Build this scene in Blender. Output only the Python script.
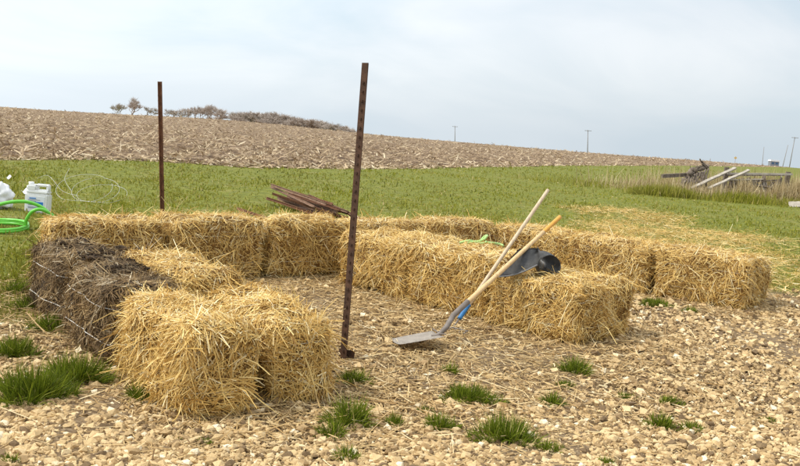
import bpy, bmesh, math, random
import numpy as np
from mathutils import Vector, Matrix

for o in list(bpy.data.objects): bpy.data.objects.remove(o)
SC = bpy.context.scene
COL = SC.collection
R = math.radians

# ------------------------------------------------------------------ camera
cam = bpy.data.cameras.new('camera'); camo = bpy.data.objects.new('camera', cam); COL.objects.link(camo)
cam.sensor_width = 36.0; cam.lens = 36.0 * 910 / 800; cam.clip_start = 0.05; cam.clip_end = 9000
right = Vector((0.9971018, 0.00865302, 0.07558518)); up = Vector((-0.07607887, 0.11340792, 0.99063144)); fwd = Vector((0, 0.99351083, -0.11373755))
m = Matrix((right, up, -fwd)).transposed().to_4x4(); m.translation = Vector((0, 0, 1.45))
camo.matrix_world = m
SC.camera = camo
SC.render.resolution_x = 1024; SC.render.resolution_y = 596

# ------------------------------------------------------------------ sky and sun
SUN_EL, SUN_AZ = R(52), R(-100)       # azimuth from +Y (view direction), negative = to the left
wd = bpy.data.worlds.new('World'); SC.world = wd; wd.use_nodes = True
nt = wd.node_tree; nt.nodes.clear()
def wn(t, **k):
    n = nt.nodes.new(t)
    for a, v in k.items(): setattr(n, a, v)
    return n
out = wn('ShaderNodeOutputWorld')
sky = wn('ShaderNodeTexSky', sky_type='NISHITA', sun_disc=False)
sky.sun_elevation = SUN_EL; sky.sun_rotation = SUN_AZ
sky.air_density = 1.0; sky.dust_density = 2.0; sky.ozone_density = 1.0
bg1 = wn('ShaderNodeBackground'); bg1.inputs[1].default_value = 0.10
nt.links.new(sky.outputs[0], bg1.inputs[0])
tc = wn('ShaderNodeTexCoord')
sep = wn('ShaderNodeSeparateXYZ'); nt.links.new(tc.outputs['Generated'], sep.inputs[0])
zz = wn('ShaderNodeMath', operation='MAXIMUM'); nt.links.new(sep.outputs[2], zz.inputs[0]); zz.inputs[1].default_value = 0.0
za = wn('ShaderNodeMath', operation='ADD'); nt.links.new(zz.outputs[0], za.inputs[0]); za.inputs[1].default_value = 0.22
dx = wn('ShaderNodeMath', operation='DIVIDE'); nt.links.new(sep.outputs[0], dx.inputs[0]); nt.links.new(za.outputs[0], dx.inputs[1])
dy = wn('ShaderNodeMath', operation='DIVIDE'); nt.links.new(sep.outputs[1], dy.inputs[0]); nt.links.new(za.outputs[0], dy.inputs[1])
cmb = wn('ShaderNodeCombineXYZ'); nt.links.new(dx.outputs[0], cmb.inputs[0]); nt.links.new(dy.outputs[0], cmb.inputs[1])
mp = wn('ShaderNodeMapping'); nt.links.new(cmb.outputs[0], mp.inputs[0]); mp.inputs['Scale'].default_value = (0.85, 0.8, 1.0); mp.inputs['Location'].default_value = (-2.4, 3.3, 0)
mp.inputs['Rotation'].default_value = (0, 0, R(-20))
ns = wn('ShaderNodeTexNoise'); nt.links.new(mp.outputs[0], ns.inputs['Vector']); ns.inputs['Scale'].default_value = 0.95; ns.inputs['Detail'].default_value = 7; ns.inputs['Roughness'].default_value = 0.52; ns.inputs['Distortion'].default_value = 0.6
rp = wn('ShaderNodeValToRGB'); nt.links.new(ns.outputs[0], rp.inputs[0])
e = rp.color_ramp.elements
e[0].position = 0.36; e[0].color = (0.56, 0.65, 0.715, 1)
e[1].position = 0.66; e[1].color = (0.83, 0.845, 0.86, 1)
x = e.new(0.50); x.color = (0.69, 0.735, 0.775, 1)
bg2 = wn('ShaderNodeBackground'); bg2.inputs[1].default_value = 0.95
hz = wn('ShaderNodeMapRange', interpolation_type='SMOOTHSTEP'); nt.links.new(sep.outputs[2], hz.inputs[0])
for i_, v_ in ((1, 0.0), (2, 0.13), (3, 0.75), (4, 0.0)): hz.inputs[i_].default_value = v_
hm = wn('ShaderNodeMix', data_type='RGBA'); nt.links.new(hz.outputs[0], hm.inputs[0]); nt.links.new(rp.outputs[0], hm.inputs[6]); hm.inputs[7].default_value = (0.56, 0.64, 0.705, 1)
nt.links.new(hm.outputs[2], bg2.inputs[0])
sdir = (math.sin(SUN_AZ) * math.cos(SUN_EL), math.cos(SUN_AZ) * math.cos(SUN_EL), math.sin(SUN_EL))
dt = wn('ShaderNodeVectorMath', operation='DOT_PRODUCT'); nt.links.new(tc.outputs['Generated'], dt.inputs[0]); dt.inputs[1].default_value = sdir
gl_ = wn('ShaderNodeMapRange', interpolation_type='SMOOTHSTEP'); nt.links.new(dt.outputs['Value'], gl_.inputs[0])
for i_, v_ in ((1, -0.4), (2, 0.9), (3, 0.78), (4, 1.4)): gl_.inputs[i_].default_value = v_
nt.links.new(gl_.outputs[0], bg2.inputs[1])
mx = wn('ShaderNodeMixShader'); mx.inputs[0].default_value = 0.86
nt.links.new(bg1.outputs[0], mx.inputs[1]); nt.links.new(bg2.outputs[0], mx.inputs[2]); nt.links.new(mx.outputs[0], out.inputs[0])

sl = bpy.data.lights.new('sun', 'SUN'); sl.energy = 2.0; sl.angle = R(9); sl.color = (1.0, 0.95, 0.86)
so = bpy.data.objects.new('sun', sl); COL.objects.link(so)
sd = Vector((math.sin(SUN_AZ) * math.cos(SUN_EL), math.cos(SUN_AZ) * math.cos(SUN_EL), math.sin(SUN_EL)))
so.rotation_euler = sd.to_track_quat('Z', 'Y').to_euler(); so.location = sd * 30
vs = SC.view_settings
vs.view_transform = 'Standard'; vs.look = 'None'; vs.exposure = 0.6; vs.gamma = 1; vs.use_curve_mapping = False

# ------------------------------------------------------------------ helpers
rng = np.random.default_rng(11)
random.seed(5)

def mesh_from(name, V, F, mat, rnd=None, smooth=False):
    """V (n,3), F list of arrays of equal-sided faces"""
    V = np.asarray(V, dtype=np.float32)
    if isinstance(F, np.ndarray): F = [F]
    me = bpy.data.meshes.new(name)
    me.vertices.add(len(V)); me.vertices.foreach_set('co', V.ravel())
    tot = np.concatenate([np.full(len(f), f.shape[1], dtype=np.int32) for f in F])
    idx = np.concatenate([f.ravel() for f in F]).astype(np.int32)
    me.loops.add(len(idx)); me.loops.foreach_set('vertex_index', idx)
    me.polygons.add(len(tot))
    st = np.concatenate([[0], np.cumsum(tot)[:-1]]).astype(np.int32)
    me.polygons.foreach_set('loop_start', st); me.polygons.foreach_set('loop_total', tot)
    me.polygons.foreach_set('use_smooth', np.full(len(tot), bool(smooth)))
    if rnd is not None:
        a = me.attributes.new('rnd', 'FLOAT', 'POINT'); a.data.foreach_set('value', np.asarray(rnd, dtype=np.float32))
    me.update(calc_edges=True)
    if mat: me.materials.append(mat)
    return me

def link(name, me, parent=None, **props):
    o = bpy.data.objects.new(name, me); COL.objects.link(o)
    if parent is not None: o.parent = parent
    for k, v in props.items(): o[k] = v
    return o

def thing(name, label, cat, loc=(0, 0, 0), rz=0, group=None):
    o = bpy.data.objects.new(name, None); COL.objects.link(o)
    o.location = loc; o.rotation_euler = (0, 0, rz); o.empty_display_size = .1
    o['label'] = label; o['category'] = cat
    if group: o['group'] = group
    return o

def norm(a): return a / np.maximum(np.linalg.norm(a, axis=-1, keepdims=True), 1e-9)

def ribbons(P, D, N, Ln, Wd, sag=0.0, taper=0.6):
    """bent flat strips: P base, D direction, N rough normal"""
    n = len(P); D = norm(D); S = norm(np.cross(D, N))
    Ln = Ln[:, None]; Wd = Wd[:, None]
    dn = np.array([0, 0, -1.0])
    bend = (np.asarray(sag)[:, None] if np.ndim(sag) else np.full((n, 1), sag))
    p0 = P; p1 = P + D * Ln * .5 + dn * bend * Ln * .25; p2 = P + D * Ln + dn * bend * Ln
    V = np.empty((n, 6, 3))
    V[:, 0] = p0 - S * Wd * .5; V[:, 1] = p0 + S * Wd * .5
    V[:, 2] = p1 - S * Wd * .5; V[:, 3] = p1 + S * Wd * .5
    V[:, 4] = p2 - S * Wd * .5 * taper; V[:, 5] = p2 + S * Wd * .5 * taper
    b = np.arange(n)[:, None] * 6
    F = np.concatenate([b + np.array([[0, 1, 3, 2]]), b + np.array([[2, 3, 5, 4]])])
    return V.reshape(-1, 3), F

def rep(r, k): return np.repeat(r, k)

# ------------------------------------------------------------------ materials
def mat(name):
    m = bpy.data.materials.new(name); m.use_nodes = True
    t = m.node_tree; b = t.nodes['Principled BSDF']
    b.inputs['Specular IOR Level'].default_value = 0.25
    return m, t, b
def N_(t, ty, **k):
    n = t.nodes.new(ty)
    for a, v in k.items(): setattr(n, a, v)
    return n
def ramp(t, src, stops):
    r = N_(t, 'ShaderNodeValToRGB'); t.links.new(src, r.inputs[0])
    e = r.color_ramp.elements
    e[0].position, e[0].color = stops[0][0], (*stops[0][1], 1)
    e[1].position, e[1].color = stops[-1][0], (*stops[-1][1], 1)
    for p, c in stops[1:-1]:
        q = e.new(p); q.color = (*c, 1)
    return r.outputs[0]
def noise(t, sc, det=4, rough=.55, vec=None, dim=None):
    n = N_(t, 'ShaderNodeTexNoise'); n.inputs['Scale'].default_value = sc; n.inputs['Detail'].default_value = det; n.inputs['Roughness'].default_value = rough
    if vec is not None: t.links.new(vec, n.inputs['Vector'])
    return n.outputs[0]
def objco(t): return N_(t, 'ShaderNodeTexCoord').outputs['Object']
def mixc(t, f, a, b, mode='MIX'):
    n = N_(t, 'ShaderNodeMix', data_type='RGBA', blend_type=mode)
    for s, v in ((0, f), (6, a), (7, b)):
        if isinstance(v, (int, float)): n.inputs[s].default_value = v
        elif isinstance(v, tuple): n.inputs[s].default_value = (*v, 1)
        else: t.links.new(v, n.inputs[s])
    return n.outputs[2]
def bump(t, b, h, strength=.5, dist=.02):
    n = N_(t, 'ShaderNodeBump'); n.inputs['Strength'].default_value = strength; n.inputs['Distance'].default_value = dist
    t.links.new(h, n.inputs['Height']); t.links.new(n.outputs[0], b.inputs['Normal'])

def attr_mat(name, stops, rough=.7, spec=.25, trans=0.0, patch=None):
    """colour from the per-piece random value; patch = (scale, colour, amount) adds large natural variation"""
    m, t, b = mat(name)
    a = N_(t, 'ShaderNodeAttribute', attribute_name='rnd')
    c = ramp(t, a.outputs['Fac'], stops)
    if patch:
        g = N_(t, 'ShaderNodeNewGeometry')
        nz = noise(t, patch[0], 3, .6, g.outputs['Position'])
        f = N_(t, 'ShaderNodeMapRange'); f.inputs[1].default_value = .42; f.inputs[2].default_value = .68; f.inputs[4].default_value = patch[2]
        t.links.new(nz, f.inputs[0])
        c = mixc(t, f.outputs[0], c, patch[1])
    t.links.new(c, b.inputs['Base Color']); b.inputs['Roughness'].default_value = rough; b.inputs['Specular IOR Level'].default_value = spec
    if trans:
        tr = N_(t, 'ShaderNodeBsdfTranslucent'); t.links.new(c, tr.inputs[0])
        ms = N_(t, 'ShaderNodeMixShader'); ms.inputs[0].default_value = trans
        o = t.nodes['Material Output']
        t.links.new(b.outputs[0], ms.inputs[1]); t.links.new(tr.outputs[0], ms.inputs[2]); t.links.new(ms.outputs[0], o.inputs[0])
    return m

M = {}
M['straw'] = attr_mat('straw', [(0, (.20, .095, .022)), (.18, (.46, .26, .062)), (.5, (.75, .505, .16)), (.82, (.88, .69, .305)), (1, (.95, .84, .54))], .55, .18, .10, (2.6, (.58, .35, .09), .4))
M['dark_straw'] = attr_mat('dark_straw', [(0, (.06, .034, .014)), (.4, (.21, .125, .05)), (.75, (.38, .25, .105)), (.93, (.52, .38, .20)), (1, (.72, .60, .40))], .7, .3, .05, (3.4, (.10, .062, .030), .75))
M['litter'] = attr_mat('litter', [(0, (.17, .095, .035)), (.3, (.38, .235, .09)), (.65, (.60, .42, .185)), (1, (.82, .67, .40))], .65, .3, .1)
M['stone'] = attr_mat('stone', [(0, (.17, .11, .055)), (.2, (.36, .24, .115)), (.5, (.55, .39, .195)), (.85, (.70, .53, .295)), (1, (.82, .71, .50))], .8, .3, 0)
_t = M['stone'].node_tree; _b = _t.nodes['Principled BSDF']; _src = _b.inputs['Base Color'].links[0].from_socket
_g = N_(_t, 'ShaderNodeNewGeometry').outputs['Position']; _n = noise(_t, 170, 4, .7, _g)
_t.links.new(mixc(_t, 1.0, _src, ramp(_t, _n, [(.3, (.80, .78, .74)), (.7, (1.25, 1.24, 1.22))]), 'MULTIPLY'), _b.inputs['Base Color'])
bump(_t, _b, _n, .7, .004)
M['grass'] = attr_mat('grass', [(0, (.08, .095, .008)), (.4, (.215, .225, .016)), (.75, (.34, .32, .034)), (.92, (.44, .37, .09)), (1, (.60, .48, .23))], .6, .25, .25, (.6, (.34, .29, .085), .6))
M['tuft'] = attr_mat('tuft', [(0, (.035, .055, .005)), (.5, (.14, .185, .012)), (.88, (.27, .31, .028)), (1, (.48, .42, .15))], .6, .12, .25)
M['drygrass'] = attr_mat('drygrass', [(0, (.20, .14, .06)), (.5, (.52, .40, .21)), (1, (.76, .64, .40))], .7, .2, .2)
M['residue'] = attr_mat('residue', [(0, (.13, .08, .045)), (.4, (.33, .23, .13)), (.75, (.54, .41, .25)), (1, (.68, .56, .38))], .75, .2, .08)
M['twig'] = attr_mat('twig', [(0, (.30, .24, .19)), (1, (.58, .50, .43))], .9, .1, 0)

def straw_core(name, c0, c1, c2):
    m, t, b = mat(name); oc = objco(t)
    mpn = N_(t, 'ShaderNodeMapping'); t.links.new(oc, mpn.inputs[0]); mpn.inputs['Scale'].default_value = (14, 60, 45)
    n1 = noise(t, 1.2, 5, .7, mpn.outputs[0])
    c = ramp(t, n1, [(.3, c0), (.5, c1), (.72, c2)])
    t.links.new(c, b.inputs['Base Color']); b.inputs['Roughness'].default_value = .8
    bump(t, b, n1, .9, .02)
    return m
M['straw_core'] = straw_core('straw_core', (.09, .042, .011), (.22, .115, .03), (.42, .25, .08))
M['dark_core'] = straw_core('dark_core', (.02, .014, .008), (.06, .038, .02), (.14, .09, .045))

def plain(name, col, rough=.6, spec=.3, metal=0, var=None, sc=12, bmp=0, bsc=60):
    m, t, b = mat(name)
    if var:
        n = noise(t, sc, 5, .6, objco(t))
        c = ramp(t, n, [(.3, col), (.7, var)]); t.links.new(c, b.inputs['Base Color'])
    else: b.inputs['Base Color'].default_value = (*col, 1)
    b.inputs['Roughness'].default_value = rough; b.inputs['Specular IOR Level'].default_value = spec; b.inputs['Metallic'].default_value = metal
    if bmp: bump(t, b, noise(t, bsc, 4, .6, objco(t)), bmp, .004)
    return m
M['rust'] = plain('rust', (.075, .035, .020), .85, .2, .15, (.21, .092, .045), 18, .6, 90)
M['rust_dark'] = plain('rust_dark', (.045, .028, .020), .85, .2, .15, (.13, .068, .040), 18, .6, 90)
M['rust_pale'] = plain('rust_pale', (.14, .075, .045), .9, .2, .05, (.32, .20, .135), 9, .6, 70)
M['twine'] = plain('twine', (.55, .47, .32), .8)
M['white_twine'] = plain('white_twine', (.70, .66, .58), .7)
M['compost'] = plain('compost', (.018, .011, .006), .9, .2, 0, (.07, .043, .022), 20, .8, 60)
M['soil_dark'] = M['compost']
M['wood_handle'] = None
def wood(name, a, bcol, rough=.5, scx=4, scy=60):
    m, t, b = mat(name); mpn = N_(t, 'ShaderNodeMapping'); t.links.new(objco(t), mpn.inputs[0]); mpn.inputs['Scale'].default_value = (scy, scy, scx)
    n = noise(t, 1.0, 4, .6, mpn.outputs[0]); c = ramp(t, n, [(.3, a), (.7, bcol)]); t.links.new(c, b.inputs['Base Color']); b.inputs['Roughness'].default_value = rough
    bump(t, b, n, .3, .003)
    return m
M['wood_handle'] = wood('wood_handle', (.56, .36, .16), (.74, .53, .28), .45)
M['wood_pale'] = wood('wood_pale', (.48, .36, .23), (.66, .53, .36), .6)
M['orange_paint'] = plain('orange_paint', (.62, .28, .035), .4, .4, 0, (.70, .36, .06), 30)
M['steel'] = plain('steel', (.52, .46, .39), .55, .5, .2, (.68, .62, .54), 14, .3, 120)
M['steel_dark'] = plain('steel_dark', (.16, .13, .105), .6, .4, .35, (.26, .22, .19), 20)
M['blue_paint'] = plain('blue_paint', (.02, .12, .30), .4, .4, 0, (.04, .20, .42), 40)
M['rubber'] = plain('rubber', (.075, .075, .076), .38, .5, 0, (.15, .145, .135), 25, .3, 40)  # black lifted towards grey: sky sheen on the flap put into the colour
M['rubber_lit_edge'] = plain('rubber_lit_edge', (.16, .155, .15), .5, .4)  # paler copy of the rubber, light on the near edge painted in
M['white_plastic'] = plain('white_plastic', (.74, .74, .72), .4, .4, 0, (.80, .80, .79), 8)
M['blue_print'] = plain('blue_print', (.02, .18, .52), .4, .4)
M['grey_print'] = plain('grey_print', (.20, .24, .30), .5, .3)
M['label_paper'] = plain('label_paper', (.72, .74, .77), .5, .3)
M['green_hose'] = plain('green_hose', (.13, .50, .04), .35, .5, 0, (.17, .58, .06), 20)
M['green_pale'] = plain('green_pale', (.36, .56, .17), .5, .3, 0, (.46, .66, .26), 30)
M['wire'] = plain('wire', (.62, .61, .58), .4, .5, .3)
M['old_wood'] = plain('old_wood', (.10, .075, .055), .9, .2, 0, (.26, .21, .165), 10, .7, 40)
M['grey_wood'] = plain('grey_wood', (.30, .26, .21), .9, .2, 0, (.52, .46, .38), 9, .5, 40)
M['pole_wood'] = plain('pole_wood', (.26, .24, .23), .9, .1, 0, (.32, .30, .29), 2)
M['sack'] = plain('sack', (.70, .70, .70), .7, .2, 0, (.80, .80, .80), 14, .6, 30)
M['yellow_sign'] = plain('yellow_sign', (.75, .45, .05), .6)
M['shed_wall'] = plain('shed_wall', (.22, .23, .25), .8, .2, 0, (.28, .29, .31), 2)
M['shed_roof'] = plain('shed_roof', (.72, .73, .74), .6, .3, 0, (.78, .78, .78), 2)
M['glass_blue'] = plain('glass_blue', (.05, .12, .22), .15, .6)

# ------------------------------------------------------------------ terrain
GRAVEL = np.array([(-12, 4.9), (-3.2, 5.75), (-2.3, 5.75), (-2.75, 7.2), (-.6, 9.1), (1.0, 10.4), (2.2, 10.0), (3.2, 10.2), (4.3, 9.6), (6, 9.0), (14, 8.2), (14, -40), (-12, -40)])
def sdist(x, y, poly):
    """signed distance, positive outside"""
    p = np.stack([x, y], -1).astype(float); d = np.full(x.shape, 1e9); ins = np.zeros(x.shape, bool)
    n = len(poly)
    for i in range(n):
        a = poly[i]; b = poly[(i + 1) % n]; e = b - a
        t = np.clip(((p - a) @ e) / (e @ e), 0, 1)
        d = np.minimum(d, np.linalg.norm(p - a - t[..., None] * e, axis=-1))
        c = ((a[1] > y) != (b[1] > y)) & (x < (b[0] - a[0]) * (y - a[1]) / (b[1] - a[1] + 1e-12) + a[0])
        ins ^= c
    return np.where(ins, -d, d)
def wob(x, y, s, seed=0):
    r = np.random.default_rng(100 + seed); v = 0
    for k in range(6):
        a = r.uniform(0, 6.28); f = s * r.uniform(.5, 1.8); v = v + np.sin((x * math.cos(a) + y * math.sin(a)) * f + r.uniform(0, 6.28))
    return v / 3.0
FB = np.array([(-60, -70), (-9.5, 21.5), (-8.3, 23.9), (-6.8, 25.2), (-4.5, 26.4), (-1.8, 29.4), (2.8, 39), (10.7, 56), (25, 83), (60, 140), (400, 700)], float)  # lawn / field border
def field_d(x, y):
    """positive on the field side"""
    d = np.full(np.shape(x), 1e9); p = np.stack([x, y], -1)
    for i in range(len(FB) - 1):
        a, b = FB[i], FB[i + 1]; e = b - a
        t = np.clip(((p - a) @ e) / (e @ e), 0, 1)
        d = np.minimum(d, np.linalg.norm(p - a - t[..., None] * e, axis=-1))
    xb = np.interp(y, FB[:, 1], FB[:, 0])
    return np.where(x < xb, d, -d)
def terrain(x, y):
    x = np.asarray(x, float); y = np.asarray(y, float)
    az = np.arctan2(x, np.maximum(y, .1))
    far = np.clip((y - 60) / 80, 0, 1); far = far * far * (3 - 2 * far)
    z = far * (.62 * np.exp(-((az + .19) / .13) ** 2) - .12 * np.exp(-((az - .2) / .1) ** 2) + .1)
    drop = np.clip((y - 135) / 300, 0, None); z = z - 6.5 * np.minimum(drop, 1) ** 1.15 - np.clip(y - 435, 0, None) * .013
    near = np.clip((y - 12) / 12, 0, 1)
    z = z + .03 * wob(x, y, .9, 3) * np.clip(1 - (y - 30) / 60, 0, 1) * np.clip((np.hypot(x, y - 6) - 6) / 6, 0, 1)
    return z

ys = np.concatenate([np.linspace(-40, 2, 15)[:-1], np.linspace(2, 14, 170)[:-1], 14 * (4000 / 14) ** np.linspace(0, 1, 160)])
us = np.linspace(-1, 1, 200); us = np.sign(us) * (np.abs(us) ** 1.25)
UU, YY = np.meshgrid(us, ys); XX = UU * (9 + np.maximum(YY, 0) * 1.1)
ZZ = terrain(XX, YY)
gs = sdist(XX, YY, GRAVEL) + .28 * wob(XX, YY, 1.7, 1) + .10 * wob(XX, YY, 6, 2)
lawn_mask = np.clip(.5 + gs / .7, 0, 1)
ZZ = ZZ + .012 * wob(XX, YY, 5, 6) * np.clip((40 - YY) / 20, 0, 1) - np.clip((field_d(XX, YY) - 1.0) / 4, 0, 1) * (.1 + np.clip(YY - 30, 0, 200) * .006) * (YY < 290)
ny, nx = XX.shape
ii = np.arange(ny * nx).reshape(ny, nx)
GF = np.stack([ii[:-1, :-1], ii[:-1, 1:], ii[1:, 1:], ii[1:, :-1]], -1).reshape(-1, 4)
gm, t, b = mat('ground_earth')
g = N_(t, 'ShaderNodeNewGeometry').outputs['Position']
at_ = N_(t, 'ShaderNodeAttribute', attribute_name='rnd').outputs['Fac']
nf = noise(t, 38, 6, .65, g); nl = noise(t, 1.3, 5, .6, g)
vor = N_(t, 'ShaderNodeTexVoronoi'); vor.inputs['Scale'].default_value = 34; t.links.new(g, vor.inputs['Vector'])
gc = ramp(t, nf, [(.25, (.07, .042, .02)), (.5, (.17, .11, .055)), (.75, (.32, .225, .125))])
gc = mixc(t, ramp(t, vor.outputs['Distance'], [(.15, (.55, .55, .55)), (.6, (0, 0, 0))]), gc, (.34, .25, .15))
lc = ramp(t, nf, [(.25, (.07, .08, .009)), (.5, (.18, .19, .02)), (.75, (.31, .28, .05))])
lc = mixc(t, ramp(t, nl, [(.52, (0, 0, 0)), (.70, (.75, .75, .75))]), lc, (.28, .235, .075))
nm = noise(t, 5.5, 6, .7, g)
lc = mixc(t, ramp(t, nm, [(.42, (.75, .75, .75)), (.56, (0, 0, 0))]), lc, (.085, .10, .009))
t.links.new(mixc(t, at_, gc, lc), b.inputs['Base Color']); b.inputs['Roughness'].default_value = .9
bump(t, b, nf, .8, .02)
link('ground', mesh_from('ground', np.stack([XX, YY, ZZ], -1).reshape(-1, 3), GF, gm, lawn_mask.ravel(), True), kind='structure')

# harvested corn field: its own sheet lying a little above the ground
ys2 = 18 * (300 / 18) ** np.linspace(0, 1, 330); us2 = np.linspace(0, 1, 120)
YY2, UU2 = np.meshgrid(ys2, us2, indexing='ij')
xl = -14 - YY2 * .75; xr = np.interp(YY2, FB[:, 1], FB[:, 0]) + .35 * wob(YY2 * 0, YY2, 1.3, 9)
XX2 = xl + (xr - xl) * UU2
fd = np.clip(field_d(XX2, YY2) / 1.5, 0, 1); fe = np.clip((xr - XX2) / 1.2, 0, 1)
rowdir = np.array([.93, .36])
rr = (XX2 * -rowdir[1] + YY2 * rowdir[0])
amp = np.clip((110 - YY2) / 60, 0.1, 1)
ZZ2 = terrain(XX2, YY2) - .03 + .05 * fe + fd * fe * amp * (.06 + .045 * np.sin(rr * 8.2) + .05 * wob(XX2, YY2, 4.5, 12) + .03 * rng.normal(size=XX2.shape))
ny, nx = XX2.shape; ii = np.arange(ny * nx).reshape(ny, nx)
FF = np.stack([ii[:-1, :-1], ii[:-1, 1:], ii[1:, 1:], ii[1:, :-1]], -1).reshape(-1, 4)
fm, t, b = mat('field_soil')
g = N_(t, 'ShaderNodeNewGeometry').outputs['Position']
n1 = noise(t, 3.5, 7, .75, g); n2 = noise(t, .5, 4, .6, g); n3 = noise(t, .035, 3, .5, g)
c = ramp(t, n1, [(.34, (.055, .032, .018)), (.48, (.18, .115, .065)), (.58, (.40, .285, .17)), (.74, (.64, .50, .32))])
c = mixc(t, ramp(t, n2, [(.45, (0, 0, 0)), (.75, (.4, .4, .4))]), c, (.22, .15, .10))
t.links.new(c, b.inputs['Base Color']); b.inputs['Roughness'].default_value = .95
bump(t, b, n1, 1.0, .12)
link('field', mesh_from('field', np.stack([XX2, YY2, ZZ2], -1).reshape(-1, 3), FF, fm, None, True), kind='structure')

def view_scatter(n, y0, y1, half=.50, power=2.0):
    """ground points, thinning out with distance"""
    u = rng.random(n)
    if power == 2.0: y = 1 / (1 / y0 + u * (1 / y1 - 1 / y0))
    else: y = y0 * (y1 / y0) ** u
    x = (rng.random(n) * 2 - 1) * half * y
    return x, y

# corn residue on the field
x, y = view_scatter(100000, 20, 150, .50)
d = field_d(x, y); k = (d > .05) & (d < 500); x, y, d = x[k], y[k], d[k]
z = terrain(x, y) + .01 + .06 * np.clip(d / 1.5, 0, 1) * np.clip((110 - y) / 60, 0.1, 1)
n = len(x); P = np.stack([x, y, z], -1)
a = rng.uniform(0, 2 * np.pi, n); el = np.abs(rng.normal(0, .35, n)) - .05
D = np.stack([np.cos(a) * np.cos(el), np.sin(a) * np.cos(el), np.sin(el)], -1)
sc = 1 + y / 130
V, F = ribbons(P, D, rng.normal(size=(n, 3)) + [0, 0, 1.0], rng.lognormal(-2.05, .45, n) * sc, rng.uniform(.016, .050, n) * sc, rng.uniform(-.1, .3, n))
link('corn_residue', mesh_from('corn_residue', V, F, M['residue'], rep(np.clip(rng.normal(.64, .27, n), 0, 1), 6)), kind='stuff', label='pale broken corn stalks and leaves strewn over the brown field', category='stubble')

# lawn grass
def blades(x, y, h, w, mname, name, lean=.35, **props):
    n = len(x); P = np.stack([x, y, terrain(x, y) - .01], -1)
    a = rng.uniform(0, 2 * np.pi, n); l = np.abs(rng.normal(0, lean, n))
    D = np.stack([np.cos(a) * l, np.sin(a) * l, np.ones(n)], -1)
    N = np.stack([np.sin(a), -np.cos(a), rng.normal(0, .3, n)], -1)
    N = norm(np.cross(D, np.cross(N, D)) + rng.normal(0, .5, (n, 3)))
    V, F = ribbons(P, D, N, h, w, l * .45, .12)
    return V, F
x, y = view_scatter(210000, 5.2, 75, .49)
sg = sdist(x, y, GRAVEL) + .28 * wob(x, y, 1.7, 1) + .10 * wob(x, y, 6, 2)
k = (field_d(x, y) < .15 + .3 * rng.random(len(x))) & (sg > -.1 + rng.random(len(x)) * .8)
LOOSE = np.array([(2.4, 11.2), (3.6, 10.6), (5.2, 11.5), (6.4, 15.5), (5.6, 19.5), (3.8, 19), (3.0, 15)])
sl_ = sdist(x, y, LOOSE) + .5 * wob(x, y, 1.1, 4)
k &= rng.random(len(x)) < np.clip(.12 + (sl_ + .6) / 1.2, .04, 1)
pt = .5 + .5 * wob(x, y, 1.4, 21)
k &= rng.random(len(x)) < np.clip(.35 + pt, .3, 1)
x, y, pt = x[k], y[k], pt[k]; n = len(x)
V, F = blades(x, y, (.025 + .05 * rng.random(n) ** 1.5) * (1 + y / 60) * (.7 + .6 * np.clip(pt, 0, 1)), rng.uniform(.004, .008, n) * (1 + y / 9), 'grass', 'lawn', .9)
link('lawn_grass', mesh_from('lawn_grass', V, F, M['grass'], rep(np.clip(rng.normal(.5, .24, n) + .1 * wob(x, y, .6, 22), 0, 1), 6)), kind='stuff', label='short green lawn grass between the bales and the field', category='grass')

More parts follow.
